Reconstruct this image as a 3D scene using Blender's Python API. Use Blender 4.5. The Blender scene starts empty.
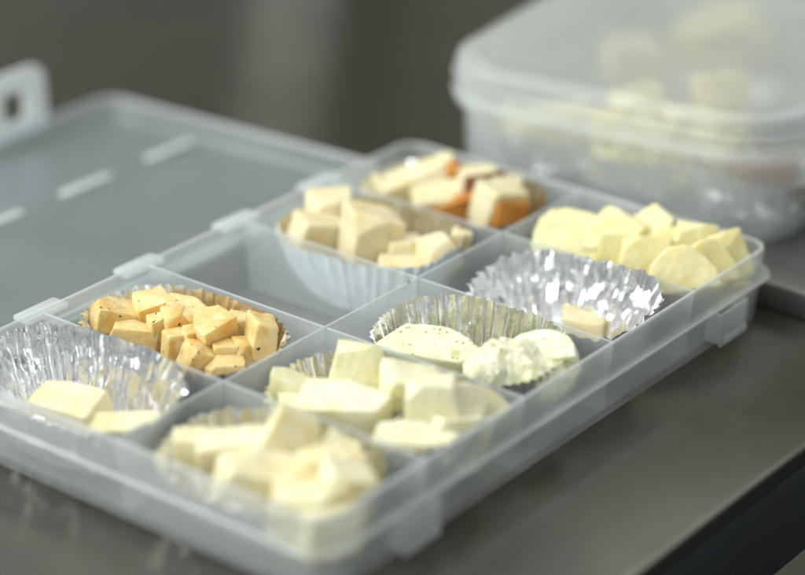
import bpy, bmesh, math, random
from mathutils import Vector, Matrix, Euler, noise

# ----------------------------------------------------------------------------- units
# everything is laid out in "rows" of the compartment case (one row = 5 cm) and scaled to metres
S = 0.05
A, H = 1.634, 0.574                       # half width of the case, height of its walls
sc = bpy.context.scene
col = sc.collection
R = math.radians

# ----------------------------------------------------------------------------- camera
CAM = Vector((9.001, -8.753, 7.331))
cam_d = bpy.data.cameras.new("camera")
cam = bpy.data.objects.new("camera", cam_d)
col.objects.link(cam)
cam.location = CAM * S
CROT = Euler((R(65.18), R(-0.28), R(37.99)), 'XYZ')
cam.rotation_euler = CROT
cam_d.sensor_width = 36.0
F = 2361.5
cam_d.lens = 36.0 * F / 805.0
cam_d.clip_start = 0.05
cam_d.clip_end = 100
cam_d.dof.use_dof = True
cam_d.dof.focus_distance = 15.75 * S
cam_d.dof.aperture_fstop = 3.5
cam_d.dof.aperture_blades = 9
sc.camera = cam
CM = CROT.to_matrix()


def ray(u, v):
    return CM @ Vector(((u - 402.5) / F, -(v - 287.5) / F, -1.0))


def at(u, v, z):
    d = ray(u, v)
    return CAM + d * ((z - CAM.z) / d.z)


def px(p):
    """size of one photo pixel at point p, in rows"""
    q = CM.transposed() @ (p - CAM)
    return -q.z / F


# ----------------------------------------------------------------------------- materials
def new_mat(name):
    m = bpy.data.materials.new(name)
    m.use_nodes = True
    nt = m.node_tree
    nt.nodes.clear()
    out = nt.nodes.new('ShaderNodeOutputMaterial')
    return m, nt, out


def N(nt, t, **kw):
    n = nt.nodes.new(t)
    for k, v in kw.items():
        if k in n.inputs:
            n.inputs[k].default_value = v
        else:
            setattr(n, k, v)
    return n


def ramp(nt, fac, stops):
    r = nt.nodes.new('ShaderNodeValToRGB')
    el = r.color_ramp.elements
    while len(el) < len(stops):
        el.new(0.5)
    for e, (p, c) in zip(el, stops):
        e.position = p
        e.color = c if len(c) == 4 else (*c, 1)
    nt.links.new(fac, r.inputs['Fac'])
    return r.outputs['Color']


def mixc(nt, fac, a, b, mode='MIX'):
    n = nt.nodes.new('ShaderNodeMix')
    n.data_type = 'RGBA'
    n.blend_type = mode
    for sock, val in ((n.inputs['Factor'], fac), (n.inputs[6], a), (n.inputs[7], b)):
        if hasattr(val, 'is_linked'):
            nt.links.new(val, sock)
        elif isinstance(val, (int, float)):
            sock.default_value = val
        else:
            sock.default_value = (*val, 1) if len(val) == 3 else val
    return n.outputs[2]


def coords(nt):
    return nt.nodes.new('ShaderNodeTexCoord').outputs['Object']


def tex_noise(nt, vec, scale, detail=3, rough=0.5, stretch=None):
    if stretch:
        mp = nt.nodes.new('ShaderNodeMapping')
        mp.inputs['Scale'].default_value = stretch
        nt.links.new(vec, mp.inputs['Vector'])
        vec = mp.outputs['Vector']
    n = N(nt, 'ShaderNodeTexNoise', Scale=scale, Detail=detail, Roughness=rough)
    nt.links.new(vec, n.inputs['Vector'])
    return n.outputs['Fac']


def bump(nt, h, strength, dist):
    b = N(nt, 'ShaderNodeBump', Strength=strength, Distance=dist)
    nt.links.new(h, b.inputs['Height'])
    return b.outputs['Normal']


def plastic(name, tint, clear, rough, white=0.5, spec_rough=0.22, frost=0.5, warp=0.0):
    """milky translucent polypropylene: part clear, part frosted, part white body"""
    m, nt, out = new_mat(name)
    L = nt.links
    co = coords(nt)
    fine = tex_noise(nt, co, 900, 2)
    cloud = tex_noise(nt, co, 22, 4, 0.6)
    nrm = bump(nt, fine, 0.06, 0.0004)
    if warp:
        b2 = N(nt, 'ShaderNodeBump', Strength=warp, Distance=0.002)
        L.new(tex_noise(nt, co, 14, 2), b2.inputs['Height'])
        L.new(nrm, b2.inputs['Normal'])
        nrm = b2.outputs['Normal']
    # faint scuffs: long thin scratches that scatter a little more
    sc1 = tex_noise(nt, co, 60, 2, 0.5, (1, 14, 3))
    scuff = ramp(nt, sc1, [(0.66, (0, 0, 0)), (0.72, (1, 1, 1))])
    tr = N(nt, 'ShaderNodeBsdfTransparent', Color=(*tint, 1))
    rf = N(nt, 'ShaderNodeBsdfRefraction', Color=(*tint, 1), Roughness=rough, IOR=1.05)
    L.new(nrm, rf.inputs['Normal'])
    geo = nt.nodes.new('ShaderNodeNewGeometry')
    front = N(nt, 'ShaderNodeMath', operation='SUBTRACT')
    front.inputs[0].default_value = 1.0
    L.new(geo.outputs['Backfacing'], front.inputs[1])
    fz = N(nt, 'ShaderNodeMath', operation='MULTIPLY')
    L.new(front.outputs[0], fz.inputs[0])
    fz.inputs[1].default_value = frost
    m1 = N(nt, 'ShaderNodeMixShader')
    L.new(fz.outputs[0], m1.inputs['Fac'])
    L.new(tr.outputs[0], m1.inputs[1])
    L.new(rf.outputs[0], m1.inputs[2])
    df = N(nt, 'ShaderNodeBsdfDiffuse', Color=(white * 0.96, white * 0.99, white * 0.985, 1))
    tl = N(nt, 'ShaderNodeBsdfTranslucent', Color=(white * 0.96, white * 0.99, white * 0.985, 1))
    m2 = N(nt, 'ShaderNodeMixShader', Fac=0.38)
    L.new(df.outputs[0], m2.inputs[1])
    L.new(tl.outputs[0], m2.inputs[2])
    mr = N(nt, 'ShaderNodeMapRange')
    mr.inputs['To Min'].default_value = clear + 0.06
    mr.inputs['To Max'].default_value = clear - 0.06
    L.new(cloud, mr.inputs['Value'])
    m3 = N(nt, 'ShaderNodeMixShader')
    sub = N(nt, 'ShaderNodeMath', operation='MULTIPLY_ADD')
    L.new(scuff, sub.inputs[0])
    sub.inputs[1].default_value = -0.07
    L.new(mr.outputs[0], sub.inputs[2])
    L.new(sub.outputs[0], m3.inputs['Fac'])
    L.new(m2.outputs[0], m3.inputs[1])
    L.new(m1.outputs[0], m3.inputs[2])
    gl = N(nt, 'ShaderNodeBsdfGlossy', Roughness=spec_rough)
    L.new(nrm, gl.inputs['Normal'])
    fr = N(nt, 'ShaderNodeFresnel', IOR=1.42)
    m4 = N(nt, 'ShaderNodeMixShader')
    ff = N(nt, 'ShaderNodeMath', operation='MULTIPLY')
    L.new(fr.outputs[0], ff.inputs[0])
    L.new(front.outputs[0], ff.inputs[1])
    L.new(ff.outputs[0], m4.inputs['Fac'])
    L.new(m3.outputs[0], m4.inputs[1])
    L.new(gl.outputs[0], m4.inputs[2])
    L.new(m4.outputs[0], out.inputs['Surface'])
    return m


def principled(nt, out, **kw):
    p = nt.nodes.new('ShaderNodeBsdfPrincipled')
    for k, v in kw.items():
        p.inputs[k].default_value = v
    nt.links.new(p.outputs[0], out.inputs['Surface'])
    return p


def foil_mat():
    m, nt, out = new_mat("aluminium_foil")
    co = coords(nt)
    p = principled(nt, out, Metallic=1.0)
    c = ramp(nt, tex_noise(nt, co, 90, 3), [(0.3, (0.80, 0.80, 0.80)), (0.7, (0.92, 0.92, 0.915))])
    nt.links.new(c, p.inputs['Base Color'])
    r = ramp(nt, tex_noise(nt, co, 240, 2), [(0.3, (0.08,) * 3), (0.75, (0.20,) * 3)])
    nt.links.new(r, p.inputs['Roughness'])
    nt.links.new(bump(nt, tex_noise(nt, co, 520, 4, 0.6), 0.16, 0.0010), p.inputs['Normal'])
    return m


def pale_backed_foil():
    m, nt, out = new_mat("pale_backed_foil")
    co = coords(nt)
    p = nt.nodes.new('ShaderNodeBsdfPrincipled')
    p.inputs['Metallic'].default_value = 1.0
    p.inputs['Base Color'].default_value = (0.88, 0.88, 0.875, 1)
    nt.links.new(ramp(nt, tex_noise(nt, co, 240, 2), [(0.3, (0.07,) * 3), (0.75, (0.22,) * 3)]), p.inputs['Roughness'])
    d = N(nt, 'ShaderNodeBsdfDiffuse', Color=(0.74, 0.78, 0.80, 1))  # outer face painted pale: brightness of foil pressed against the frosted divider
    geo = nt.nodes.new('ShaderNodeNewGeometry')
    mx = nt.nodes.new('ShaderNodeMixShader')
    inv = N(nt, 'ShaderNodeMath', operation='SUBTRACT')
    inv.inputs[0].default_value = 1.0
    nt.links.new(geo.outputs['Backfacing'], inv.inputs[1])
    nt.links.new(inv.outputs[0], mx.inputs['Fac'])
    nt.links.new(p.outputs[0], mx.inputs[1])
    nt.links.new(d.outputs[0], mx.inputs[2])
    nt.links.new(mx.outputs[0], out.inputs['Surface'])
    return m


def cheese_mat(name, light, deep, fleck=None, fleck_size=420, fleck_cut=0.2, fleck_share=0.5, blotch=None, sss=0.35, rough=0.42, second=None):
    m, nt, out = new_mat(name)
    L = nt.links
    co = coords(nt)
    info = nt.nodes.new('ShaderNodeObjectInfo')
    off = nt.nodes.new('ShaderNodeVectorMath')
    off.operation = 'ADD'
    L.new(co, off.inputs[0])
    comb = nt.nodes.new('ShaderNodeCombineXYZ')
    for i in range(3):
        L.new(info.outputs['Random'], comb.inputs[i])
    L.new(comb.outputs[0], off.inputs[1])
    v = off.outputs[0]
    c = ramp(nt, tex_noise(nt, v, 95, 5, 0.65), [(0.34, deep), (0.58, light)])
    grain = ramp(nt, tex_noise(nt, v, 520, 3, 0.7), [(0.30, (0.95, 0.94, 0.91)), (0.55, (1, 1, 1))])
    c = mixc(nt, 1.0, c, grain, 'MULTIPLY')
    if blotch:
        c = mixc(nt, ramp(nt, tex_noise(nt, v, 170, 4, 0.6), [(0.52, (0, 0, 0)), (0.68, (1, 1, 1))]), c, blotch)
    for fl in (f for f in ((fleck, fleck_size, fleck_cut, fleck_share), second) if f and f[0]):
        vo = nt.nodes.new('ShaderNodeTexVoronoi')
        vo.inputs['Scale'].default_value = fl[1]
        vo.inputs['Randomness'].default_value = 1
        # bend the flecks so that they are not round
        wob = N(nt, 'ShaderNodeTexNoise', Scale=fl[1] * 1.6, Detail=2)
        L.new(v, wob.inputs['Vector'])
        vm = nt.nodes.new('ShaderNodeVectorMath')
        vm.operation = 'MULTIPLY_ADD'
        L.new(wob.outputs['Color'], vm.inputs[0])
        vm.inputs[1].default_value = (0.9 / fl[1],) * 3
        L.new(v, vm.inputs[2])
        L.new(vm.outputs[0], vo.inputs['Vector'])
        near = ramp(nt, vo.outputs['Distance'], [(fl[2] * 0.75, (1, 1, 1)), (fl[2], (0, 0, 0))])
        sep = nt.nodes.new('ShaderNodeSeparateColor')
        L.new(vo.outputs['Color'], sep.inputs[0])
        some = ramp(nt, sep.outputs[0], [(fl[3] - 0.01, (1, 1, 1)), (fl[3] + 0.01, (0, 0, 0))])
        f = mixc(nt, 1.0, near, some, 'MULTIPLY')
        c = mixc(nt, f, c, fl[0])
    p = principled(nt, out, Roughness=rough)
    L.new(c, p.inputs['Base Color'])
    p.inputs['Subsurface Weight'].default_value = sss
    p.inputs['Subsurface Radius'].default_value = (1.0, 0.75, 0.35)
    p.inputs['Subsurface Scale'].default_value = 0.005
    h = tex_noise(nt, v, 260, 6, 0.7)
    pores = nt.nodes.new('ShaderNodeTexVoronoi')
    pores.inputs['Scale'].default_value = 620
    L.new(v, pores.inputs['Vector'])
    pit = ramp(nt, pores.outputs['Distance'], [(0.10, (0, 0, 0)), (0.34, (1, 1, 1))])
    b1 = N(nt, 'ShaderNodeBump', Strength=0.12, Distance=0.0005)
    L.new(pit, b1.inputs['Height'])
    # drag marks of the knife
    drag = tex_noise(nt, v, 120, 3, 0.6, (0.6, 0.6, 9))
    b3 = N(nt, 'ShaderNodeBump', Strength=0.18, Distance=0.0007)
    L.new(drag, b3.inputs['Height'])
    L.new(b1.outputs['Normal'], b3.inputs['Normal'])
    b2 = N(nt, 'ShaderNodeBump', Strength=0.32, Distance=0.0009)
    L.new(h, b2.inputs['Height'])
    L.new(b3.outputs['Normal'], b2.inputs['Normal'])
    L.new(b2.outputs['Normal'], p.inputs['Normal'])
    rr = ramp(nt, h, [(0.35, (max(rough - .16, .1),) * 3), (0.65, (rough + .06,) * 3)])
    L.new(rr, p.inputs['Roughness'])
    return m


def steel_mat(name, base, r0, r1, metallic=0.85, stretch=(6, 90, 90)):
    m, nt, out = new_mat(name)
    co = coords(nt)
    p = principled(nt, out, Metallic=metallic)
    blot = tex_noise(nt, co, 9, 5, 0.6)
    c = ramp(nt, blot, [(0.3, tuple(b * 0.8 for b in base)), (0.7, tuple(b * 1.15 for b in base))])
    nt.links.new(c, p.inputs['Base Color'])
    smear = tex_noise(nt, co, 16, 6, 0.7)
    nt.links.new(ramp(nt, smear, [(0.3, (r0,) * 3), (0.7, (r1,) * 3)]), p.inputs['Roughness'])
    br = tex_noise(nt, co, 40, 3, 0.6, stretch)
    nt.links.new(bump(nt, br, 0.05, 0.0005), p.inputs['Normal'])
    return m


M_PLASTIC = plastic("frosted_plastic", (0.985, 0.995, 0.995), 0.785, 0.8, white=0.97, frost=0.4)
M_LID = plastic("frosted_lid_plastic", (0.88, 0.96, 1.0), 0.78, 0.8, white=0.82, frost=0.4, spec_rough=0.13, warp=0.25)
M_WHITE = plastic("thick_milky_plastic", (0.93, 0.97, 0.97), 0.22, 0.8, white=0.97, frost=0.4)
M_EDGE = plastic("plastic_edge", (0.96, 0.985, 0.99), 0.42, 0.8, white=0.97, frost=0.3)
M_TUB = plastic("milky_tub_plastic", (0.985, 0.995, 0.99), 0.70, 0.8, white=0.96, frost=0.4)
M_FOIL = foil_mat()
M_PALEFOIL = pale_backed_foil()
M_TAN = cheese_mat("tan_peppered_cheese", (0.88, 0.69, 0.32), (0.81, 0.50, 0.13), fleck=(0.05, 0.045, 0.03), fleck_size=330, fleck_cut=0.19, fleck_share=0.45, blotch=(0.91, 0.78, 0.44))
M_BEIGE = cheese_mat("beige_spiced_cheese", (0.88, 0.80, 0.55), (0.82, 0.68, 0.34), fleck=(0.25, 0.17, 0.08), fleck_size=360, fleck_cut=0.14, fleck_share=0.10)
M_PALE = cheese_mat("pale_ivory_cheese", (0.90, 0.88, 0.64), (0.88, 0.82, 0.46))
M_CREAM = cheese_mat("creamy_cheese", (0.90, 0.86, 0.61), (0.87, 0.76, 0.40))
M_HERB = cheese_mat("white_herb_cheese", (0.90, 0.89, 0.69), (0.84, 0.84, 0.50), fleck=(0.36, 0.47, 0.10), fleck_size=480, fleck_cut=0.28, fleck_share=0.42,
                    second=((0.66, 0.70, 0.30), 190, 0.36, 0.14))
M_YELLOW = cheese_mat("yellow_cheese", (0.93, 0.86, 0.50), (0.91, 0.80, 0.36), rough=0.36, sss=0.45)
M_FLESH = cheese_mat("pale_rind_cheese", (0.88, 0.82, 0.56), (0.86, 0.72, 0.36))
M_RIND = cheese_mat("orange_rind", (0.74, 0.33, 0.05), (0.46, 0.15, 0.02), sss=0.1)
M_BROWN = cheese_mat("brown_rind", (0.34, 0.15, 0.07), (0.22, 0.08, 0.04), sss=0.05)
M_TABLE = steel_mat("worktop_steel", (0.135, 0.13, 0.108), 0.10, 0.24)
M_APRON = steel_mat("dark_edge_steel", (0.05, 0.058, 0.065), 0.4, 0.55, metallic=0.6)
M_TRAY = steel_mat("dull_tray_steel", (0.17, 0.17, 0.16), 0.40, 0.5)
M_DOOR = steel_mat("dark_cabinet_steel", (0.25, 0.25, 0.21), 0.42, 0.55, metallic=0.3)
M_POST = steel_mat("light_cabinet_steel", (0.52, 0.53, 0.47), 0.42, 0.55, metallic=0.3)
M_WALL = steel_mat("brown_grey_steel", (0.29, 0.285, 0.225), 0.42, 0.55, metallic=0.3)
M_HERBBIT = cheese_mat("green_herb", (0.22, 0.32, 0.03), (0.15, 0.22, 0.02), sss=0)


# ----------------------------------------------------------------------------- building helpers
def thing(name, label, cat, loc=(0, 0, 0), rz=0.0, group=None):
    o = bpy.data.objects.new(name, None)
    o.empty_display_size = 0.01
    col.objects.link(o)
    o.location = Vector(loc) * S
    o.rotation_euler = (0, 0, rz)
    tag(o, label, cat, group)
    return o


def tag(o, label, cat, group=None):
    o["label"] = label
    o["category"] = cat
    if group:
        o["group"] = group
    return o


def obj(name, bm, mat, parent=None, loc=None, rot=None, smooth=True, auto=None, edge=None):
    me = bpy.data.meshes.new(name)
    bmesh.ops.scale(bm, vec=(S, S, S), verts=bm.verts)
    bm.normal_update()
    bm.to_mesh(me)
    bm.free()
    me.materials.append(mat)
    if edge:                                  # rims, where one looks along the thickness of the plastic
        me.materials.append(M_EDGE)
        for p in me.polygons:
            if edge(p.center / S):
                p.material_index = 1
    for p in me.polygons:
        p.use_smooth = smooth
    if auto is not None:
        me.set_sharp_from_angle(angle=R(auto))
    o = bpy.data.objects.new(name, me)
    col.objects.link(o)
    if parent is not None:
        o.parent = parent
    if loc is not None:
        o.location = Vector(loc) * S
    if rot is not None:
        o.rotation_euler = rot
    return o


def copy_part(o, parent, loc=None):
    c = o.copy()
    col.objects.link(c)
    c.parent = parent
    if loc is not None:
        c.location = Vector(loc) * S
    return c


def ring(bm, hx, hy, r, z, n=7):
    vs = []
    r = max(r, 0.01)
    for (sx, sy, a0) in ((1, 1, 0), (-1, 1, 90), (-1, -1, 180), (1, -1, 270)):
        for i in range(n + 1):
            a = R(a0 + 90.0 * i / n)
            vs.append(bm.verts.new((sx * (hx - r) + r * math.cos(a), sy * (hy - r) + r * math.sin(a), z)))
    return vs


def loft(bm, rings, cap0=True, cap1=True):
    for a, b in zip(rings, rings[1:]):
        k = len(a)
        for i in range(k):
            bm.faces.new((a[i], a[(i + 1) % k], b[(i + 1) % k], b[i]))
    if cap0:
        bm.faces.new(rings[0][::-1])
    if cap1:
        bm.faces.new(rings[-1])


def shell(prof, hx, hy, rad, n=7):
    """prof: (offset from the nominal wall, z) going up outside and down inside"""
    bm = bmesh.new()
    rs = [ring(bm, hx + o, hy + o, rad + o, z, n) for o, z in prof]
    loft(bm, rs)
    return bm


def add_box(bm, x0, x1, y0, y1, z0, z1, bev=0.0):
    m = Matrix.Translation(((x0 + x1) / 2, (y0 + y1) / 2, (z0 + z1) / 2)) @ Matrix.Diagonal((x1 - x0, y1 - y0, z1 - z0, 1))
    r = bmesh.ops.create_cube(bm, size=1, matrix=m)
    if bev:
        es = list({e for v in r['verts'] for e in v.link_edges})
        bmesh.ops.bevel(bm, geom=es, offset=bev, segments=2, affect='EDGES', profile=0.6)
    return bm


def prism(bm, quad_lo, quad_hi):
    a = [bm.verts.new(p) for p in quad_lo]
    b = [bm.verts.new(p) for p in quad_hi]
    loft(bm, [a, b])
    return bm


def body_profile(fl, h, out=0.055):
    return [(-0.075, 0.004), (-0.052, 0.012), (-0.04, 0.03), (-0.014, fl - 0.02), (out - 0.008, fl - 0.016), (out, fl - 0.006), (out, fl + 0.008), (out - 0.008, fl + 0.016),
            (-0.008, fl + 0.02), (0.0, h - 0.012), (-0.006, h), (-0.026, h), (-0.032, h - 0.012), (-0.048, fl), (-0.078, 0.06), (-0.09, 0.042), (-0.115, 0.034)]


def lid_profile(h):
    """an open shallow lid, seen as a dish: outer face down, rim up"""
    return [(-0.17, 0.0), (-0.145, 0.006), (-0.125, 0.024), (-0.105, h * 0.55), (-0.03, h * 0.60), (-0.014, h * 0.66), (0.0, h - 0.01), (-0.005, h), (-0.027, h),
            (-0.034, h - 0.01), (-0.05, h * 0.78), (-0.135, h * 0.72), (-0.152, 0.05), (-0.165, 0.036), (-0.19, 0.03)]


# ----------------------------------------------------------------------------- table, tray and what stands behind
table = thing("work_table", "dull grey stainless steel work table under the plastic cases", "table", (0, 0, 0))
bm = bmesh.new()
add_box(bm, -12, 2.815, -9, 10.4, -0.16, 0.0, 0.055)
obj("table_top", bm, M_TABLE, table, auto=40)
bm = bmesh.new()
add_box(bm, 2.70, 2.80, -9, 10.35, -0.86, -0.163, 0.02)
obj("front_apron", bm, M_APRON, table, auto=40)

tray = thing("steel_tray", "upturned dull steel tray that lifts the lidded tub behind the open case", "tray", (0.60, 7.06, 0.0))
bm = shell([(-0.02, 0.003), (0.0, 0.012), (0.0, 0.03), (-0.012, 0.18), (-0.02, 0.198), (-0.035, 0.206), (-0.30, 0.206)], 2.15, 1.93, 0.12)
obj("tray_shell", bm, M_TRAY, tray, auto=50)

HD = R(38)
KX, KY = Vector((math.cos(HD), math.sin(HD))), Vector((-math.sin(HD), math.cos(HD)))


def behind(name, label, cat, a, k):
    """a thing facing the view: a rows across, k rows along the view's heading"""
    p = KX * a + KY * k
    return thing(name, label, cat, (p.x, p.y, 0.0), HD)


def block(parent, name, x0, x1, y0, y1, z0, z1, mat, bev=0.05):
    bm = bmesh.new()
    add_box(bm, x0, x1, y0, y1, z0, z1, bev)
    return obj(name, bm, mat, parent, auto=40)


cab = behind("steel_cabinet", "tall dull steel cabinet blurred far behind the table, lighter post at its right edge", "cabinet", -0.15, 19.0)
block(cab, "door", -16.0, -0.02, 0.06, 3.0, -17.9, 14, M_DOOR)
block(cab, "post", 0.0, 1.25, 0.0, 3.0, -17.9, 14, M_POST)
wal = behind("back_panel", "dull brown grey panel blurred behind the lidded tub", "panel", 8.0, 21.0)
block(wal, "sheet", -7.5, 14.0, 0.0, 0.4, -17.9, 14, M_WALL)

fl = obj("floor", add_box(bmesh.new(), -60, 60, -60, 60, -18.2, -18.0), steel_mat("dark_floor", (0.03, 0.03, 0.028), 0.5, 0.7, metallic=0.0))
fl["kind"] = "structure"

# ----------------------------------------------------------------------------- the open case
BX = Vector((0, 2.5, 0.004))
case = thing("compartment_case", "open flat plastic case of ten compartments, its lid folded back on the table", "food case", BX)
FL = 0.36
obj("tray_body", shell(body_profile(FL, H), A + 0.008, 2.508, 0.17), M_PLASTIC, case, auto=35, edge=lambda c: c.z > H - 0.008 or max(abs(c.x) - A, abs(c.y) - 2.5) > 0.048)

DT, DB = 0.0095, 0.015                     # half thickness of dividers, top and bottom
ZT, ZB = 0.562, 0.038
# spine
bm = bmesh.new()
y0, y1 = 2.508 - 0.036, 2.508 - 0.10
prism(bm, [(-DB, -y1, ZB), (DB, -y1, ZB), (DB, y1, ZB), (-DB, y1, ZB)], [(-DT, -y0, ZT), (DT, -y0, ZT), (DT, y0, ZT), (-DT, y0, ZT)])
bmesh.ops.bevel(bm, geom=[e for e in bm.edges if e.verts[0].co.z > 0.5 and e.verts[1].co.z > 0.5], offset=0.005, segments=2, affect='EDGES')
obj("long_divider", bm, M_PLASTIC, case, smooth=False, edge=lambda c: c.z > ZT - 0.006)
# cross dividers, one piece for each side of the spine
first = {}
for row in range(1, 5):
    for s in (-1, 1):
        loc = (0, row - 2.5, 0)
        if s not in first:
            bm = bmesh.new()
            a0, b0 = A + 0.008 - 0.036, A + 0.008 - 0.10
            i0, i1 = DT + 0.002, DB + 0.002
            lo = [(s * i1, -DB, ZB), (s * b0, -DB, ZB), (s * b0, DB, ZB), (s * i1, DB, ZB)]
            hi = [(s * i0, -DT, ZT - .004), (s * a0, -DT, ZT - .004), (s * a0, DT, ZT - .004), (s * i0, DT, ZT - .004)]
            if s < 0:
                lo, hi = lo[::-1], hi[::-1]
            prism(bm, lo, hi)
            bmesh.ops.recalc_face_normals(bm, faces=bm.faces)
            bmesh.ops.bevel(bm, geom=[e for e in bm.edges if e.verts[0].co.z > 0.5 and e.verts[1].co.z > 0.5], offset=0.005, segments=2, affect='EDGES')
            first[s] = obj("cross_divider", bm, M_PLASTIC, case, loc=loc, smooth=False, edge=lambda c: c.z > ZT - 0.010)
        else:
            copy_part(first[s], case, loc)


# catches on the right wall (hollow brackets hanging from the flange)
def catch_bm(w=0.36, d=0.10, z0=0.105, z1=0.352):
    bm = bmesh.new()
    t = 0.022
    add_box(bm, d - t, d, -w / 2, w / 2, z0, z1, 0.007)
    add_box(bm, -0.03, d - t - 0.001, -w / 2, -w / 2 + t, z0 + 0.02, z1, 0.006)
    add_box(bm, -0.03, d - t - 0.001, w / 2 - t, w / 2, z0 + 0.02, z1, 0.006)
    add_box(bm, d - 0.001, d + 0.02, -w / 2 + 0.03, w / 2 - 0.03, z0 + 0.03, z0 + 0.07, 0.008)
    return bm


c0 = obj("latch_catch", catch_bm(), M_PLASTIC, case, loc=(A + 0.012, 4.34 - 2.5, 0), auto=35)
copy_part(c0, case, (A + 0.012, 0.79 - 2.5, 0))

# hinge tabs on the left wall
bm = bmesh.new()
add_box(bm, -0.15, 0.0, -0.19, 0.19, 0.48, 0.525, 0.02)
h0 = obj("hinge_tab", bm, M_EDGE, case, loc=(-A - 0.014, 1.08 - 2.5, 0), auto=35)
for y in (2.03, 3.05, 4.0):
    copy_part(h0, case, (-A - 0.014, y - 2.5, 0))

# lid, folded back and lying on the table, rim up
LW = 1.55
lid = obj("lid", shell(lid_profile(0.185), LW, 2.5, 0.2), M_LID, case, edge=lambda c: c.z > 0.172, loc=(-A - 0.205 - LW, 0.0, 0.068), rot=(0, R(-2.0) * -1 * -1, 0), auto=40)
bm = bmesh.new()
add_box(bm, -0.038, 0.038, -0.27, 0.27, 0.0315, 0.062, 0.014)
r0 = obj("locator_rib", bm, M_WHITE, lid, loc=(-0.40, 2.03, 0), auto=35)
for y in (1.05, 0.07, -0.91, -1.89):
    copy_part(r0, lid, (-0.40, y, 0))


def hook_bm():
    """a flat tab with a square hole, rounded at the top, standing on the lid rim"""
    bm = bmesh.new()
    hw, hh, r, t = 0.35, 0.56, 0.11, 0.06
    outer = []
    for (cx, cz, a0) in ((hw - r, hh - r, 0), (-hw + r, hh - r, 90)):
        for i in range(6):
            a = R(a0 + 18 * i)
            outer.append((cx + r * math.cos(a), cz + r * math.sin(a)))
    outer += [(-hw, 0.0), (hw, 0.0)]
    hole = [(0.135, 0.39), (-0.135, 0.39), (-0.135, 0.13), (0.135, 0.13)]
    for x, flip in ((0, False), (t, True)):
        o = [bm.verts.new((x, p[0], p[1])) for p in outer]
        h = [bm.verts.new((x, p[0], p[1])) for p in hole]
        es = []
        for lp in (o, h):
            for i in range(len(lp)):
                es.append(bm.edges.new((lp[i], lp[(i + 1) % len(lp)])))
        bmesh.ops.triangle_fill(bm, edges=es, use_beauty=True)
        if flip:
            for lp, q in ((o, prev[0]), (h, prev[1])):
                for i in range(len(lp)):
                    j = (i + 1) % len(lp)
                    bm.faces.new((q[i], q[j], lp[j], lp[i]))
        prev = (o, h)
    bmesh.ops.recalc_face_normals(bm, faces=bm.faces)
    return bm


k0 = obj("latch_hook", hook_bm(), M_WHITE, lid, loc=(-LW - 0.03, 3.88 - 2.5, 0.12), auto=35)
copy_part(k0, lid, (-LW - 0.03, 1.12 - 2.5, 0.12))

# ----------------------------------------------------------------------------- the lidded tub behind
TZ = 0.208
TR = R(8)
TC = Vector((-0.27, 7.03, TZ))
tub = thing("lidded_tub", "closed milky plastic tub with rounded corners standing on the steel tray", "food tub", TC, TR)
THX, THY = 1.47, 1.72
obj("tub_body", shell(body_profile(0.67, 0.76, 0.06), THX, THY, 0.62, 12), M_TUB, tub, auto=35)
# lid: skirt, rolled rim and slightly domed top
bm = shell([(0.07, 0.705), (0.082, 0.71), (0.082, 0.735), (0.062, 0.75), (0.058, 0.845), (0.076, 0.855), (0.08, 0.875), (0.06, 0.888), (0.052, 0.97), (0.036, 1.01), (0.0, 1.03),
            (-0.10, 1.04), (-0.13, 1.04), (-0.16, 1.028), (-0.19, 1.024)], THX, THY, 0.62, 12)
# open underside: an inner skin
bmi = shell([(0.05, 0.706), (0.04, 0.75), (0.03, 0.96), (0.01, 1.0), (-0.16, 1.004)], THX, THY, 0.62, 12)
bmesh.ops.delete(bm, geom=[f for f in bm.faces if len(f.verts) > 4 and f.calc_center_median().z < 0.8], context='FACES_ONLY')
bmesh.ops.delete(bmi, geom=[f for f in bmi.faces if len(f.verts) > 4 and f.calc_center_median().z < 0.8], context='FACES_ONLY')
me_t = bpy.data.meshes.new("tmp")
bmesh.ops.reverse_faces(bmi, faces=bmi.faces)
bmi.to_mesh(me_t)
bmi.free()
bm.from_mesh(me_t)
bpy.data.meshes.remove(me_t)
obj("tub_lid", bm, M_TUB, tub, auto=40)


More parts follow.
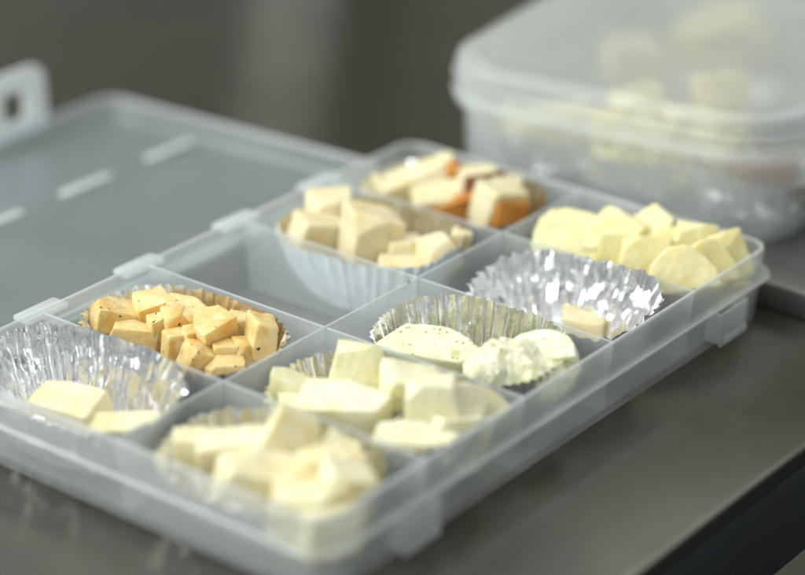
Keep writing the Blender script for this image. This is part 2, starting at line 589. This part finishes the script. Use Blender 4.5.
# ----------------------------------------------------------------------------- foil cups
def foil_cup(label, cx, cy, z0, bx, by, tx, ty, h, folds, amp, crumple, seed, rot=0.0, expo=2.6, lim=(0.79, 0.475), tilt=(0, 0), mat=None, crease=0.03):
    rnd = random.Random(seed)
    nu, nv = 420, 16
    bm = bmesh.new()
    # irregular fold positions
    phase = [rnd.uniform(-0.35, 0.35) for _ in range(folds + 1)]
    phase[-1] = phase[0]
    heights = [rnd.uniform(0.6, 1.35) for _ in range(folds + 1)]
    heights[-1] = heights[0]
    edge = [rnd.uniform(-1, 1) for _ in range(folds + 1)]
    edge[-1] = edge[0]
    off = Vector((seed * 3.17, seed * 1.91, 0))

    def sup(a, rx, ry):
        c, s = math.cos(a), math.sin(a)
        k = (abs(c) ** expo + abs(s) ** expo) ** (-1.0 / expo)
        return Vector((rx * k * c, ry * k * s, 0))

    rows = []
    for j in range(nv + 1):
        t = j / nv
        row = []
        for i in range(nu):
            f = i / nu * folds
            k = int(f)
            fr = f - k
            ph = phase[k] * (1 - fr) + phase[k + 1] * fr
            am = heights[k] * (1 - fr) + heights[k + 1] * fr
            ed = edge[k] * (1 - fr) + edge[k + 1] * fr
            w = 2 * abs(((f + ph) % 1.0) - 0.5) * 2 - 1          # zig-zag, -1..1
            a = 2 * math.pi * i / nu
            b = sup(a, bx, by)
            e = sup(a, tx, ty)
            flare = t ** 0.85
            p = b.lerp(e, flare)
            n = p.normalized()
            n2 = Vector((p.x / (tx * tx), p.y / (ty * ty), 0)).normalized()
            p = p + n2 * (w * amp * am * min(1, 0.12 + t * 1.1))
            q = Vector((p.x * 5.2, p.y * 5.2, t * 2.2)) + off
            cr = Vector((noise.noise(q), noise.noise(q + Vector((7, 3, 1))), noise.noise(q + Vector((1, 9, 4)))))
            q2 = q * 2.7
            cr2 = Vector((abs(noise.noise(q2)), abs(noise.noise(q2 + Vector((5, 2, 8)))), abs(noise.noise(q2 + Vector((3, 3, 3))))))
            if crease:
                vd = noise.voronoi(q * 0.75 + cr * 0.5)[0]
                vd2 = noise.voronoi(q * 1.9 + off)[0]
                p = p + n2 * (crease * (1 - 0.75 * t ** 4) * (min(vd[1] - vd[0], 0.5) - 0.2 + 0.45 * (min(vd2[1] - vd2[0], 0.5) - 0.2)))
            z = h * t * (1 + 0.022 * ed * t) + tilt[0] * p.x * t + tilt[1] * p.y * t
            p = Vector((p.x, p.y, z)) + (cr * crumple + (cr2 - Vector((.25, .25, .25))) * crumple * 0.9) * (0.25 + 0.75 * t)
            p.z = max(p.z, 0.0)
            if rot:
                p = Matrix.Rotation(rot, 3, 'Z') @ p
            p.x = max(-lim[0], min(lim[0], p.x))
            p.y = max(-lim[1], min(lim[1], p.y))
            row.append(bm.verts.new(p))
        rows.append(row)
    for a, b in zip(rows, rows[1:]):
        for i in range(nu):
            bm.faces.new((a[i], a[(i + 1) % nu], b[(i + 1) % nu], b[i]))
    # bottom
    prev = rows[0]
    for sc_ in (0.75, 0.5, 0.25):
        cur = []
        for v in prev if False else rows[0]:
            p = Vector((v.co.x * sc_, v.co.y * sc_, 0))
            p.z = max(0, 0.012 * noise.noise(p * 9 + off))
            cur.append(bm.verts.new(p))
        for i in range(nu):
            bm.faces.new((cur[i], cur[(i + 1) % nu], prev[(i + 1) % nu], prev[i]))
        prev = cur
    c = bm.verts.new((0, 0, 0.002))
    for i in range(nu):
        bm.faces.new((c, prev[(i + 1) % nu], prev[i]))
    o = obj("foil_cup", bm, mat or M_FOIL, loc=(cx, cy, z0), auto=32)
    tag(o, label, "foil cup", "foil cups in the compartments")
    return o


XL, XR = -0.817, 0.817
Z0 = 0.045
foil_cup("crumpled silver foil cup with two small slabs left in it, front left compartment", XL, 0.5, Z0, .50, .30, .79, .47, .49, 56, .014, .018, 1, tilt=(0, .16), crease=.045)
foil_cup("foil cup under the creamy chunks in the near right compartment", XR, 0.5, Z0, .52, .30, .75, .46, .44, 44, .022, .006, 2, tilt=(.04, .16))
foil_cup("foil cup mirroring the orange tan of the peppered cubes in it", XL, 1.5, Z0, .52, .30, .77, .46, .45, 60, .017, .005, 3, tilt=(.03, .12))
foil_cup("foil cup round the pale ivory chunks, white glints on its left pleats", XR, 1.5, Z0, .52, .30, .75, .46, .45, 46, .022, .006, 4, tilt=(.05, .16))
foil_cup("domed foil cup rising behind the herb flecked cheese", XR, 2.5, Z0, .52, .30, .70, .44, .49, 58, .014, .008, 5, tilt=(.03, .16))
foil_cup("silver foil cup behind the beige spiced cubes", XL + .02, 3.46, Z0, .52, .32, .73, .46, .49, 44, .012, .008, 6, tilt=(.05, .10), mat=M_PALEFOIL)
foil_cup("bright crumpled foil cup nearly empty, one beige crumb on its floor", XR + .05, 3.5, Z0, .46, .26, .70, .45, .47, 30, .020, .017, 7, tilt=(.05, .20), crease=.05, lim=(.74, .475))
foil_cup("foil cup round the orange rinded wedges in the far compartment", XL, 4.5, Z0, .52, .30, .75, .46, .45, 50, .020, .006, 8, tilt=(.04, .12))
foil_cup("foil cup mostly buried under yellow cheese slices", XR, 4.5, Z0, .50, .28, .74, .45, .36, 50, .018, .010, 9)


# ----------------------------------------------------------------------------- cheese
def piece_bm(kind, l, w, h, seed):
    rnd = random.Random(seed)
    bm = bmesh.new()
    j = 0.19
    pts = []
    if kind in ('cube', 'slab', 'wedge', 'trap'):
        for sx in (-1, 1):
            for sy in (-1, 1):
                for sz in (-1, 1):
                    x, y, z = sx, sy, sz
                    if kind == 'wedge' and sx > 0:
                        z = z * 0.35 - 0.3
                    if kind == 'trap' and sz > 0:
                        x *= 0.72
                    pts.append((l / 2 * (x + rnd.uniform(-j, j)), w / 2 * (y + rnd.uniform(-j, j)), h / 2 * (z + rnd.uniform(-j, j))))
    elif kind == 'half':
        n = 9
        for sz in (-1, 1):
            for i in range(n + 1):
                a = math.pi * i / n
                k = 1 + rnd.uniform(-.04, .04)
                pts.append((l / 2 * math.cos(a) * k, w * (math.sin(a) * k - 0.45), h / 2 * sz * (1 + rnd.uniform(-.1, .1))))
    elif kind == 'point':                     # slice that narrows to a corner
        for sz in (-1, 1):
            for (x, y) in ((-1, -.9), (.55, -1), (1, -.2), (.2, .9), (-.55, .6)):
                pts.append((l / 2 * (x + rnd.uniform(-j, j)), w / 2 * (y + rnd.uniform(-j, j)), h / 2 * (sz + rnd.uniform(-j, j))))
    elif kind == 'blob':
        for _ in range(26):
            d = Vector((rnd.gauss(0, 1), rnd.gauss(0, 1), rnd.gauss(0, 1))).normalized()
            pts.append((l / 2 * d.x, w / 2 * d.y, h / 2 * d.z * (1 if d.z < 0 else rnd.uniform(.75, 1.1))))
    for p in pts:
        bm.verts.new(p)
    r = bmesh.ops.convex_hull(bm, input=bm.verts)
    bmesh.ops.delete(bm, geom=[g for g in r['geom_interior'] if isinstance(g, bmesh.types.BMVert)], context='VERTS')
    bmesh.ops.dissolve_limit(bm, angle_limit=R(9), verts=bm.verts, edges=bm.edges)
    if kind in ('cube', 'trap', 'wedge', 'slab'):
        for _ in range(rnd.choice((1, 2, 2, 3))):
            n = Vector((rnd.choice((-1, 1)) * rnd.uniform(.25, 1), rnd.choice((-1, 1)) * rnd.uniform(.25, 1), rnd.uniform(-.3, 1)))
            c = Vector((math.copysign(l / 2, n.x), math.copysign(w / 2, n.y), math.copysign(h / 2, n.z)))
            n = Vector((n.x / l, n.y / w, n.z / h)).normalized()
            d = n.dot(c) * rnd.uniform(.62, .86)
            r = bmesh.ops.bisect_plane(bm, geom=bm.verts[:] + bm.edges[:] + bm.faces[:], plane_co=n * d, plane_no=n, clear_outer=True)
            es = [g for g in r['geom_cut'] if isinstance(g, bmesh.types.BMEdge)]
            if es:
                bmesh.ops.contextual_create(bm, geom=es)
        bmesh.ops.recalc_face_normals(bm, faces=bm.faces)
    m = min(l, w, h)
    try:
        bmesh.ops.bevel(bm, geom=list(bm.edges), offset=m * (0.07 if kind != 'blob' else 0.1), segments=2, affect='EDGES', profile=0.55, clamp_overlap=True)
    except Exception:
        pass
    bmesh.ops.triangulate(bm, faces=bm.faces)
    for _ in range(5):
        big = [e for e in bm.edges if e.calc_length() > 0.035]
        if not big:
            break
        bmesh.ops.subdivide_edges(bm, edges=big, cuts=1, use_grid_fill=False)
        bmesh.ops.triangulate(bm, faces=[f for f in bm.faces if len(f.verts) > 3])
    bm.normal_update()
    o = Vector((seed * 1.37, seed * .71, seed * .29))
    amp = 0.009 if kind != 'blob' else 0.042
    mv = []
    for v in bm.verts:
        d = noise.noise(v.co * 7 + o) * amp + noise.noise(v.co * 19 + o) * amp * 0.5 + noise.noise(v.co * 46 + o) * amp * 0.22
        mv.append((v, v.normal * d))
    for v, d in mv:
        v.co += d
    return bm


seed_n = [10]
GROW = 1.06


def food(name, label, mat, kind, uvz, size, rot=(0, 0, 0), group=None, cat="cheese"):
    """uvz: where the piece shows in the photo and the height of its middle; size in photo pixels (across, away, up); rot relative to the view's heading"""
    seed_n[0] += 1
    p = at(*uvz)
    k = px(p)
    bm = piece_bm(kind, size[0] * k * GROW, size[1] * k * GROW, size[2] * k * GROW, seed_n[0])
    e = Euler((R(rot[0]), R(rot[1]), R(rot[2] + 38)), 'XYZ')
    if p.y < 5:                               # rest inside the compartment, clear of its walls
        em = e.to_matrix()
        cs = [em @ v.co for v in bm.verts]
        lo = [min(c[i] for c in cs) for i in range(3)]
        hi = [max(c[i] for c in cs) for i in range(3)]
        side = 1 if p.x > 0 else -1
        row = math.floor(p.y)
        bx = sorted((side * 0.025, side * (A - 0.05)))
        by = (row + (0.08 if row == 0 else 0.03), row + (0.92 if row == 4 else 0.97))
        for i, (a, b) in ((0, bx), (1, by)):
            p[i] = max(p[i], a - lo[i]) if lo[i] + p[i] < a else min(p[i], max(b - hi[i], a - lo[i])) if hi[i] + p[i] > b else p[i]
        if p.z + lo[2] < 0.075:
            p.z = 0.075 - lo[2]
    o = obj(name, bm, mat, loc=p, rot=e, auto=38)
    tag(o, label, cat, group)
    return o


G = "tan peppered cubes"
GROW = 0.96
food("cheese_cube", "big tan peppered wedge lying at the left tip of the tan heap", M_TAN, 'wedge', (118, 310, .43), (70, 44, 34), (6, 8, 18), G)
food("cheese_cube", "small tan piece leaning behind the big left wedge of the tan heap", M_TAN, 'cube', (153, 311, .44), (34, 30, 38), (12, -8, 20), G)
food("cheese_cube", "flat tan cube at the back middle of the tan heap with dark specks on top", M_TAN, 'slab', (186, 314, .49), (42, 34, 24), (10, 6, -12), G)
food("cheese_cube", "long tan slab lying at the foot of the big left wedge, by the divider", M_TAN, 'slab', (138, 334, .36), (54, 30, 24), (0, 5, -8), G)
food("cheese_cube", "upright tan cube in the middle of the tan heap", M_TAN, 'cube', (175, 323, .46), (30, 30, 32), (8, 4, 30), G)
food("cheese_cube", "largest chunky tan cube, tilted, by the foil at the right of the tan heap", M_TAN, 'cube', (211, 329, .50), (38, 38, 36), (14, -16, 36), G)
food("cheese_cube", "tan cube half hidden by the divider below the middle of the tan heap", M_TAN, 'cube', (178, 347, .38), (30, 26, 34), (0, 8, 25), G)
food("cheese_cube", "pale tan cube tipped on its corner low in front of the tan heap", M_TAN, 'cube', (199, 359, .38), (32, 28, 28), (10, 28, 34), G)
food("cheese_cube", "small tan cube between the tipped cube and the right end of the tan heap", M_TAN, 'cube', (226, 352, .40), (26, 24, 24), (0, -6, 10), G)
food("cheese_cube", "tall tan chunk at the right end of the tan heap, against the spine divider", M_TAN, 'trap', (261, 339, .46), (36, 36, 44), (-4, 10, 14), G)
food("cheese_cube", "front right tan cube cut off by the divider's top edge", M_TAN, 'cube', (226, 369, .34), (40, 30, 26), (4, 0, 22), G)
food("cheese_cube", "dark shaded tan cube low down in the gap of the tan heap", M_TAN, 'cube', (236, 340, .24), (40, 34, 34), (0, 0, 5), G)

food("cheese_cube", "tiny tan dice on top of the gap left of the largest tan cube", M_TAN, 'cube', (192, 337, .46), (20, 18, 20), (10, 12, 30), G)
food("cheese_cube", "small tan dice leaning against the upright tan cube from the left", M_TAN, 'trap', (158, 327, .44), (24, 20, 24), (6, -14, 16), G)
food("cheese_cube", "small tan dice tucked by the foil above the right end chunk", M_TAN, 'cube', (243, 322, .42), (22, 22, 22), (12, 18, 0), G)
food("cheese_cube", "small tan dice beside the foot of the right end chunk", M_TAN, 'cube', (242, 352, .40), (22, 20, 24), (0, 14, 30), G)
GROW = 1.06
G = "slabs left in the front left foil cup"
food("cheese_slab", "pale slab tilted against the foil, left of the two in the front left cup", M_CREAM, 'slab', (72, 406, .30), (62, 40, 22), (18, 8, -26), G)
food("cheese_slab", "yellow slab by the corner of spine and front wall in the front left cup", M_CREAM, 'slab', (124, 433, .30), (60, 34, 30), (8, 4, 6), G)

G = "pale ivory chunks"
food("cheese_chunk", "small ivory chunk with an olive cut side at the left end of the ivory heap", M_PALE, 'wedge', (284, 382, .40), (44, 30, 38), (0, 4, -4), G)
food("cheese_chunk", "upright ivory slab with slanted sides at the back of the ivory heap", M_PALE, 'trap', (358, 371, .52), (58, 22, 46), (-12, 0, -6), G)
food("cheese_chunk", "longest flat ivory slab across the front of the ivory heap", M_PALE, 'point', (332, 408, .46), (112, 50, 30), (12, -3, -8), G)
food("cheese_chunk", "ivory piece lying behind the big ivory block, against the foil", M_PALE, 'slab', (414, 384, .54), (56, 36, 30), (12, 6, 12), G)
food("cheese_chunk", "big square ivory block standing at the right of the ivory heap", M_PALE, 'trap', (432, 407, .55), (56, 30, 50), (-8, -4, -2), G)
food("cheese_chunk", "rounded ivory slice leaning at the right end of the ivory heap", M_PALE, 'half', (474, 408, .50), (78, 52, 22), (62, -24, 34), G)
food("cheese_chunk", "low ivory chunk in front of the big ivory block", M_PALE, 'point', (402, 446, .42), (84, 50, 30), (8, 2, 10), G)
food("cheese_chunk", "ivory chunk against the right wall below the ivory heap", M_PALE, 'cube', (448, 440, .32), (56, 46, 60), (4, 8, 30), G)
food("cheese_chunk", "low ivory chunk under the left of the long ivory slab", M_PALE, 'cube', (318, 424, .26), (70, 50, 44), (0, 0, 0), G)

G = "creamy chunks"
food("cheese_chunk", "creamy chunk at the left tip of the creamy heap", M_CREAM, 'cube', (192, 449, .42), (34, 30, 32), (0, 5, 10), G)
food("cheese_chunk", "creamy bar with a deep yellow front face at the upper left of the creamy heap", M_CREAM, 'slab', (232, 449, .46), (64, 34, 30), (12, -6, 6), G)
food("cheese_chunk", "tall creamy slab leaning upright in the middle of the creamy heap", M_CREAM, 'trap', (287, 449, .52), (58, 30, 66), (-16, 26, 6), G)
food("cheese_chunk", "wide flat creamy slab in front of the bar in the creamy heap", M_CREAM, 'slab', (256, 477, .46), (78, 46, 34), (10, 14, 4), G)
food("cheese_chunk", "narrow creamy chunk pointing up right of the tall creamy slab", M_CREAM, 'trap', (322, 474, .50), (38, 32, 52), (4, -14, 20), G)
food("cheese_chunk", "pale creamy chunk at the right end of the creamy heap", M_CREAM, 'cube', (357, 496, .48), (48, 42, 44), (8, 16, 20), G)
food("cheese_chunk", "creamy piece with brown tinged edge at the back of the creamy heap", M_CREAM, 'slab', (342, 460, .44), (46, 30, 30), (14, 20, -20), G)
food("cheese_chunk", "creamy chunk low at the front of the creamy heap, blurred by the front wall", M_CREAM, 'cube', (300, 512, .42), (66, 46, 44), (6, 4, 4), G)
food("cheese_chunk", "creamy chunk nearest the front corner of the case, seen through its wall", M_CREAM, 'cube', (322, 526, .33), (60, 46, 52), (4, 6, 30), G)
food("cheese_chunk", "creamy chunk buried low in the middle of the creamy heap", M_CREAM, 'cube', (300, 487, .24), (70, 56, 50), (0, 0, 14), G)

G = "herb flecked cheese"
food("cheese_slab", "flat white slab with green herb flecks sloping up to the left", M_HERB, 'point', (438, 349, .44), (110, 54, 20), (10, 6, -10), G)
food("cheese_lump", "soft herb flecked lump in the middle, in front of the domed foil", M_HERB, 'blob', (508, 366, .49), (104, 66, 50), (6, 4, 8), G)
food("cheese_lump", "curled herb cheese flake lying on top at the right", M_HERB, 'half', (548, 352, .56), (76, 34, 14), (34, -14, -18), G)
food("cheese_lump", "herb cheese lump low against the right wall of the case", M_HERB, 'blob', (550, 378, .44), (92, 62, 60), (4, 6, 24), G)
food("cheese_lump", "herb cheese lump under the sloping herb slab", M_HERB, 'blob', (470, 372, .28), (90, 56, 40), (0, 0, 0), G)

food("cheese_crumb", "single beige crumb with one black speck on the floor of the bright foil cup", M_BEIGE, 'slab', (583, 327, .16), (40, 26, 20), (8, 6, -18), None)

G = "beige spiced cubes"
food("cheese_cube", "beige cube on top at the far left of the beige heap", M_BEIGE, 'cube', (328, 209, .52), (42, 34, 28), (4, -6, 8), G)
food("cheese_cube", "wide beige cube at the front left of the beige heap, cut by the divider", M_BEIGE, 'cube', (319, 235, .42), (50, 38, 34), (4, 10, 26), G)
food("cheese_cube", "largest beige cube standing in the middle of the beige heap", M_BEIGE, 'cube', (370, 237, .50), (46, 40, 48), (4, 10, 18), G)
food("cheese_cube", "small beige cube low beside the largest beige cube", M_BEIGE, 'cube', (404, 251, .42), (29, 28, 26), (0, 0, 10), G)
food("cheese_cube", "beige cube tilted upward at the right of the beige heap", M_BEIGE, 'trap', (437, 255, .47), (40, 34, 34), (6, -18, 22), G)
food("cheese_cube", "little beige chip behind the tilted cube, against the foil", M_BEIGE, 'cube', (461, 240, .52), (18, 16, 18), (0, 10, 0), G)
food("cheese_cube", "flat beige piece at the front of the beige heap behind the frosted divider", M_BEIGE, 'slab', (403, 269, .36), (48, 30, 20), (0, 4, 4), G)
food("cheese_cube", "beige cube low at the left under the two left beige cubes", M_BEIGE, 'cube', (345, 240, .24), (60, 44, 40), (0, 0, 16), G)


def rind(parent, l, w, t, loc, rot=(0, 0, 0), mat=None, sd=5):
    k = px(parent.location / S)
    bm = piece_bm('slab', l * k, w * k, t * k, sd)
    return obj("rind", bm, mat or M_RIND, parent, loc=Vector(loc) * k, rot=Euler([R(a) for a in rot]), auto=38)


G = "orange rinded wedges"
w1 = food("cheese_wedge", "long pale wedge pointing left with orange rind on its right end", M_FLESH, 'slab', (420, 181, .48), (70, 28, 24), (14, -18, 10), G)
rind(w1, 13, 30, 25, (34, -3, -1), sd=3)
w2 = food("cheese_wedge", "pale wedge in the middle with an orange rind underneath", M_FLESH, 'wedge', (446, 196, .46), (62, 28, 28), (18, -16, 8), G)
rind(w2, 46, 10, 24, (10, -17, -5), sd=4)
w3 = food("cheese_wedge", "pale block at the right with an orange rind on its near right face", M_FLESH, 'cube', (495, 206, .48), (44, 34, 42), (10, 8, 36), G)
rind(w3, 38, 11, 36, (3, -20, -3), sd=6)
w4 = food("cheese_wedge", "brown rinded piece at the back behind the pale block", M_FLESH, 'cube', (484, 181, .50), (38, 30, 30), (0, 0, 20), G)
rind(w4, 40, 9, 32, (0, -18, 2), sd=7, mat=M_BROWN)
w5 = food("cheese_wedge", "small rinded piece by the foil at the far right of the rinded wedges", M_FLESH, 'cube', (514, 187, .50), (28, 26, 26), (0, 10, 10), G)
rind(w5, 28, 8, 22, (0, -15, 0), sd=8)
w6 = food("cheese_wedge", "pale wedge stub at the far left tip of the rinded wedges", M_FLESH, 'wedge', (392, 187, .40), (34, 30, 26), (0, 10, 20), G)
w7 = food("cheese_wedge", "rinded chunk low in the middle under the rinded wedges", M_FLESH, 'cube', (470, 207, .28), (60, 50, 44), (0, 0, 14), G)
rind(w7, 62, 8, 40, (0, -27, 2), sd=9)

G = "yellow cheese slices"
food("cheese_slice", "broad half round yellow slice lying at the far left of the slices", M_YELLOW, 'half', (566, 232, .52), (78, 44, 12), (34, -10, 14), G)
food("cheese_slice", "flat yellow slice overlapping the half round one at the back", M_YELLOW, 'point', (612, 229, .56), (76, 46, 11), (36, -6, 2), G)
food("cheese_slice", "yellow slice with a sharp tip at the back middle of the slices", M_YELLOW, 'point', (650, 226, .56), (54, 40, 12), (30, -12, 2), G)
food("cheese_slice", "small pointed yellow slice standing in front of the tipped one", M_YELLOW, 'trap', (615, 254, .50), (36, 11, 38), (-28, 6, 4), G)
food("cheese_slice", "square yellow slice standing in the middle of the slices", M_YELLOW, 'slab', (646, 258, .50), (44, 11, 38), (-30, 6, -4), G)
food("cheese_slice", "large rounded yellow slice in the front right of the slices", M_YELLOW, 'half', (682, 272, .52), (70, 44, 11), (54, -8, 6), G)
food("cheese_slice", "pointed yellow slice at the back right with its tip up", M_YELLOW, 'trap', (701, 243, .54), (52, 12, 42), (-28, 8, 10), G)
food("cheese_slice", "rounded yellow slice behind the large front right one", M_YELLOW, 'half', (708, 262, .52), (56, 40, 11), (52, 8, 18), G)
food("cheese_slice", "lone yellow slice leaning into the far right corner of the case", M_YELLOW, 'trap', (742, 257, .50), (40, 11, 42), (-20, -16, 20), G)
food("cheese_slice", "low yellow slice lying under the left of the slices", M_YELLOW, 'point', (600, 252, .34), (90, 56, 24), (8, 4, 0), G)
food("cheese_slice", "low yellow slice under the right of the slices, seen through the right wall", M_YELLOW, 'half', (702, 284, .30), (88, 60, 26), (14, 6, 30), G)

food("cheese_slice", "yellow slice standing between the half round one and the standing square one", M_YELLOW, 'point', (588, 247, .46), (50, 34, 11), (40, 10, -16), G)
food("cheese_slice", "thin yellow slice wedged between the back tip and the front rounded slice", M_YELLOW, 'trap', (672, 246, .50), (40, 11, 34), (-32, -6, 0), G)

# ----------------------------------------------------------------------------- inside the tub
c, s = math.cos(TR), math.sin(TR)


def tubpt(x, y):
    return (TC.x + c * x - s * y, TC.y + s * x + c * y)


def tub_cup(label, x, y, sd, h=.36):
    X, Y = tubpt(x, y)
    o = foil_cup(label, X, Y, TZ + .045, .38, .30, .50, .42, h, 36, .028, .020, sd, lim=(.6, .6), crease=.10)
    o["group"] = "foil cups in the lidded tub"
    return o


p = at(757, 214, TZ + .12)
q = Matrix.Rotation(-TR, 3, 'Z') @ (p - TC)
tub_cup("foil cup seen dimly inside the tub by its near right corner, brown food on it", q.x - .10, q.y + .22, 21, .40)
tub_cup("foil cup under the tall yellow pile in the lidded tub", -.05, -1.05, 22)
tub_cup("foil cup by the left wall inside the lidded tub", -.85, -1.0, 23)
tub_cup("foil cup at the back of the lidded tub", .10, .4, 24)
G = "cheese inside the lidded tub"
rnd = random.Random(5)
for (u, v, z) in ((615, 158, .52), (650, 160, .50), (688, 164, .50), (712, 158, .54), (632, 146, .62), (668, 144, .64), (700, 140, .66), (622, 126, .74), (655, 124, .78), (690, 120, .80),
                  (722, 118, .80), (640, 106, .88), (716, 92, .92)):
    food("cheese_chunk", "pale yellow chunk in the blurred pile inside the lidded tub", M_YELLOW, rnd.choice(('trap', 'cube', 'wedge')), (u, v, z),
         (rnd.uniform(40, 56), rnd.uniform(30, 44), rnd.uniform(26, 36)), (rnd.uniform(-14, 14), rnd.uniform(-14, 14), rnd.uniform(-30, 30)), G)
food("cheese_chunk", "reddish brown piece over the near right foil cup inside the tub", M_BROWN, 'slab', (762, 172, .62), (60, 40, 22), (0, 0, 0), G)
food("cheese_chunk", "pale chunk by the left wall inside the lidded tub", M_PALE, 'cube', (548, 132, .50), (80, 50, 40), (0, 0, 10), G)
food("cheese_chunk", "yellow orange chunk at the back inside the lidded tub", M_CREAM, 'cube', (632, 60, .66), (56, 50, 36), (0, 0, 15), G)
food("cheese_chunk", "pale yellow chunk at the back right inside the tub", M_YELLOW, 'cube', (720, 40, .66), (90, 60, 40), (0, 0, 35), G)

# a speck of herb on the spine
q = at(417, 280, ZT + .004)
bm = piece_bm('blob', .022, .014, .012, 77)
tag(obj("herb_speck", bm, M_HERBBIT, loc=(0.0, q.y - 0.06, ZT + .006), auto=40), "tiny green herb speck on the top edge of the long divider", "herb")

# ----------------------------------------------------------------------------- light
def area(name, loc, target, size, power, color=(1, 1, 1), sy=None):
    d = bpy.data.lights.new(name, 'AREA')
    d.energy = power
    d.size = size
    if sy:
        d.shape = 'RECTANGLE'
        d.size_y = sy
    d.color = color
    o = bpy.data.objects.new(name, d)
    col.objects.link(o)
    o.location = Vector(loc) * S
    dirv = (Vector(target) - Vector(loc))
    o.rotation_euler = dirv.to_track_quat('-Z', 'Y').to_euler()
    return o


area("window_light", (-16, -20, 16), (0, 2, 0), 1.5, 23, (0.97, 1.0, 1.0), 1.1)
area("ceiling_light", (-3, 6, 29), (0, 3, 0), 1.3, 9, (1.0, 0.985, 0.95), 0.9)

w = bpy.data.worlds.new("World")
sc.world = w
w.use_nodes = True
bg = w.node_tree.nodes['Background']
wn = w.node_tree
tc = wn.nodes.new('ShaderNodeTexCoord').outputs['Generated']
f1 = tex_noise(wn, tc, 2.3, 2, 0.5, (1, 1, 0.7))
wc = ramp(wn, f1, [(0.40, (0.10, 0.105, 0.10)), (0.52, (0.20, 0.21, 0.21)), (0.60, (0.85, 0.90, 0.92)), (0.72, (1.5, 1.55, 1.55))])  # invented bright noise patches, added so the foil reflects more contrast
wn.links.new(wc, bg.inputs[0])
bg.inputs[1].default_value = 0.88

sc.view_settings.view_transform = 'Standard'
sc.view_settings.look = 'None'
sc.view_settings.exposure = 0.27
sc.view_settings.gamma = 1.0
cy = sc.cycles
cy.use_denoising = True
cy.denoiser = 'OPENIMAGEDENOISE'
cy.max_bounces = 14
cy.diffuse_bounces = 5
cy.glossy_bounces = 6
cy.transmission_bounces = 14
cy.transparent_max_bounces = 40
cy.sample_clamp_indirect = 6.0
cy.blur_glossy = 0.6
cy.use_adaptive_sampling = True
cy.adaptive_threshold = 0.01
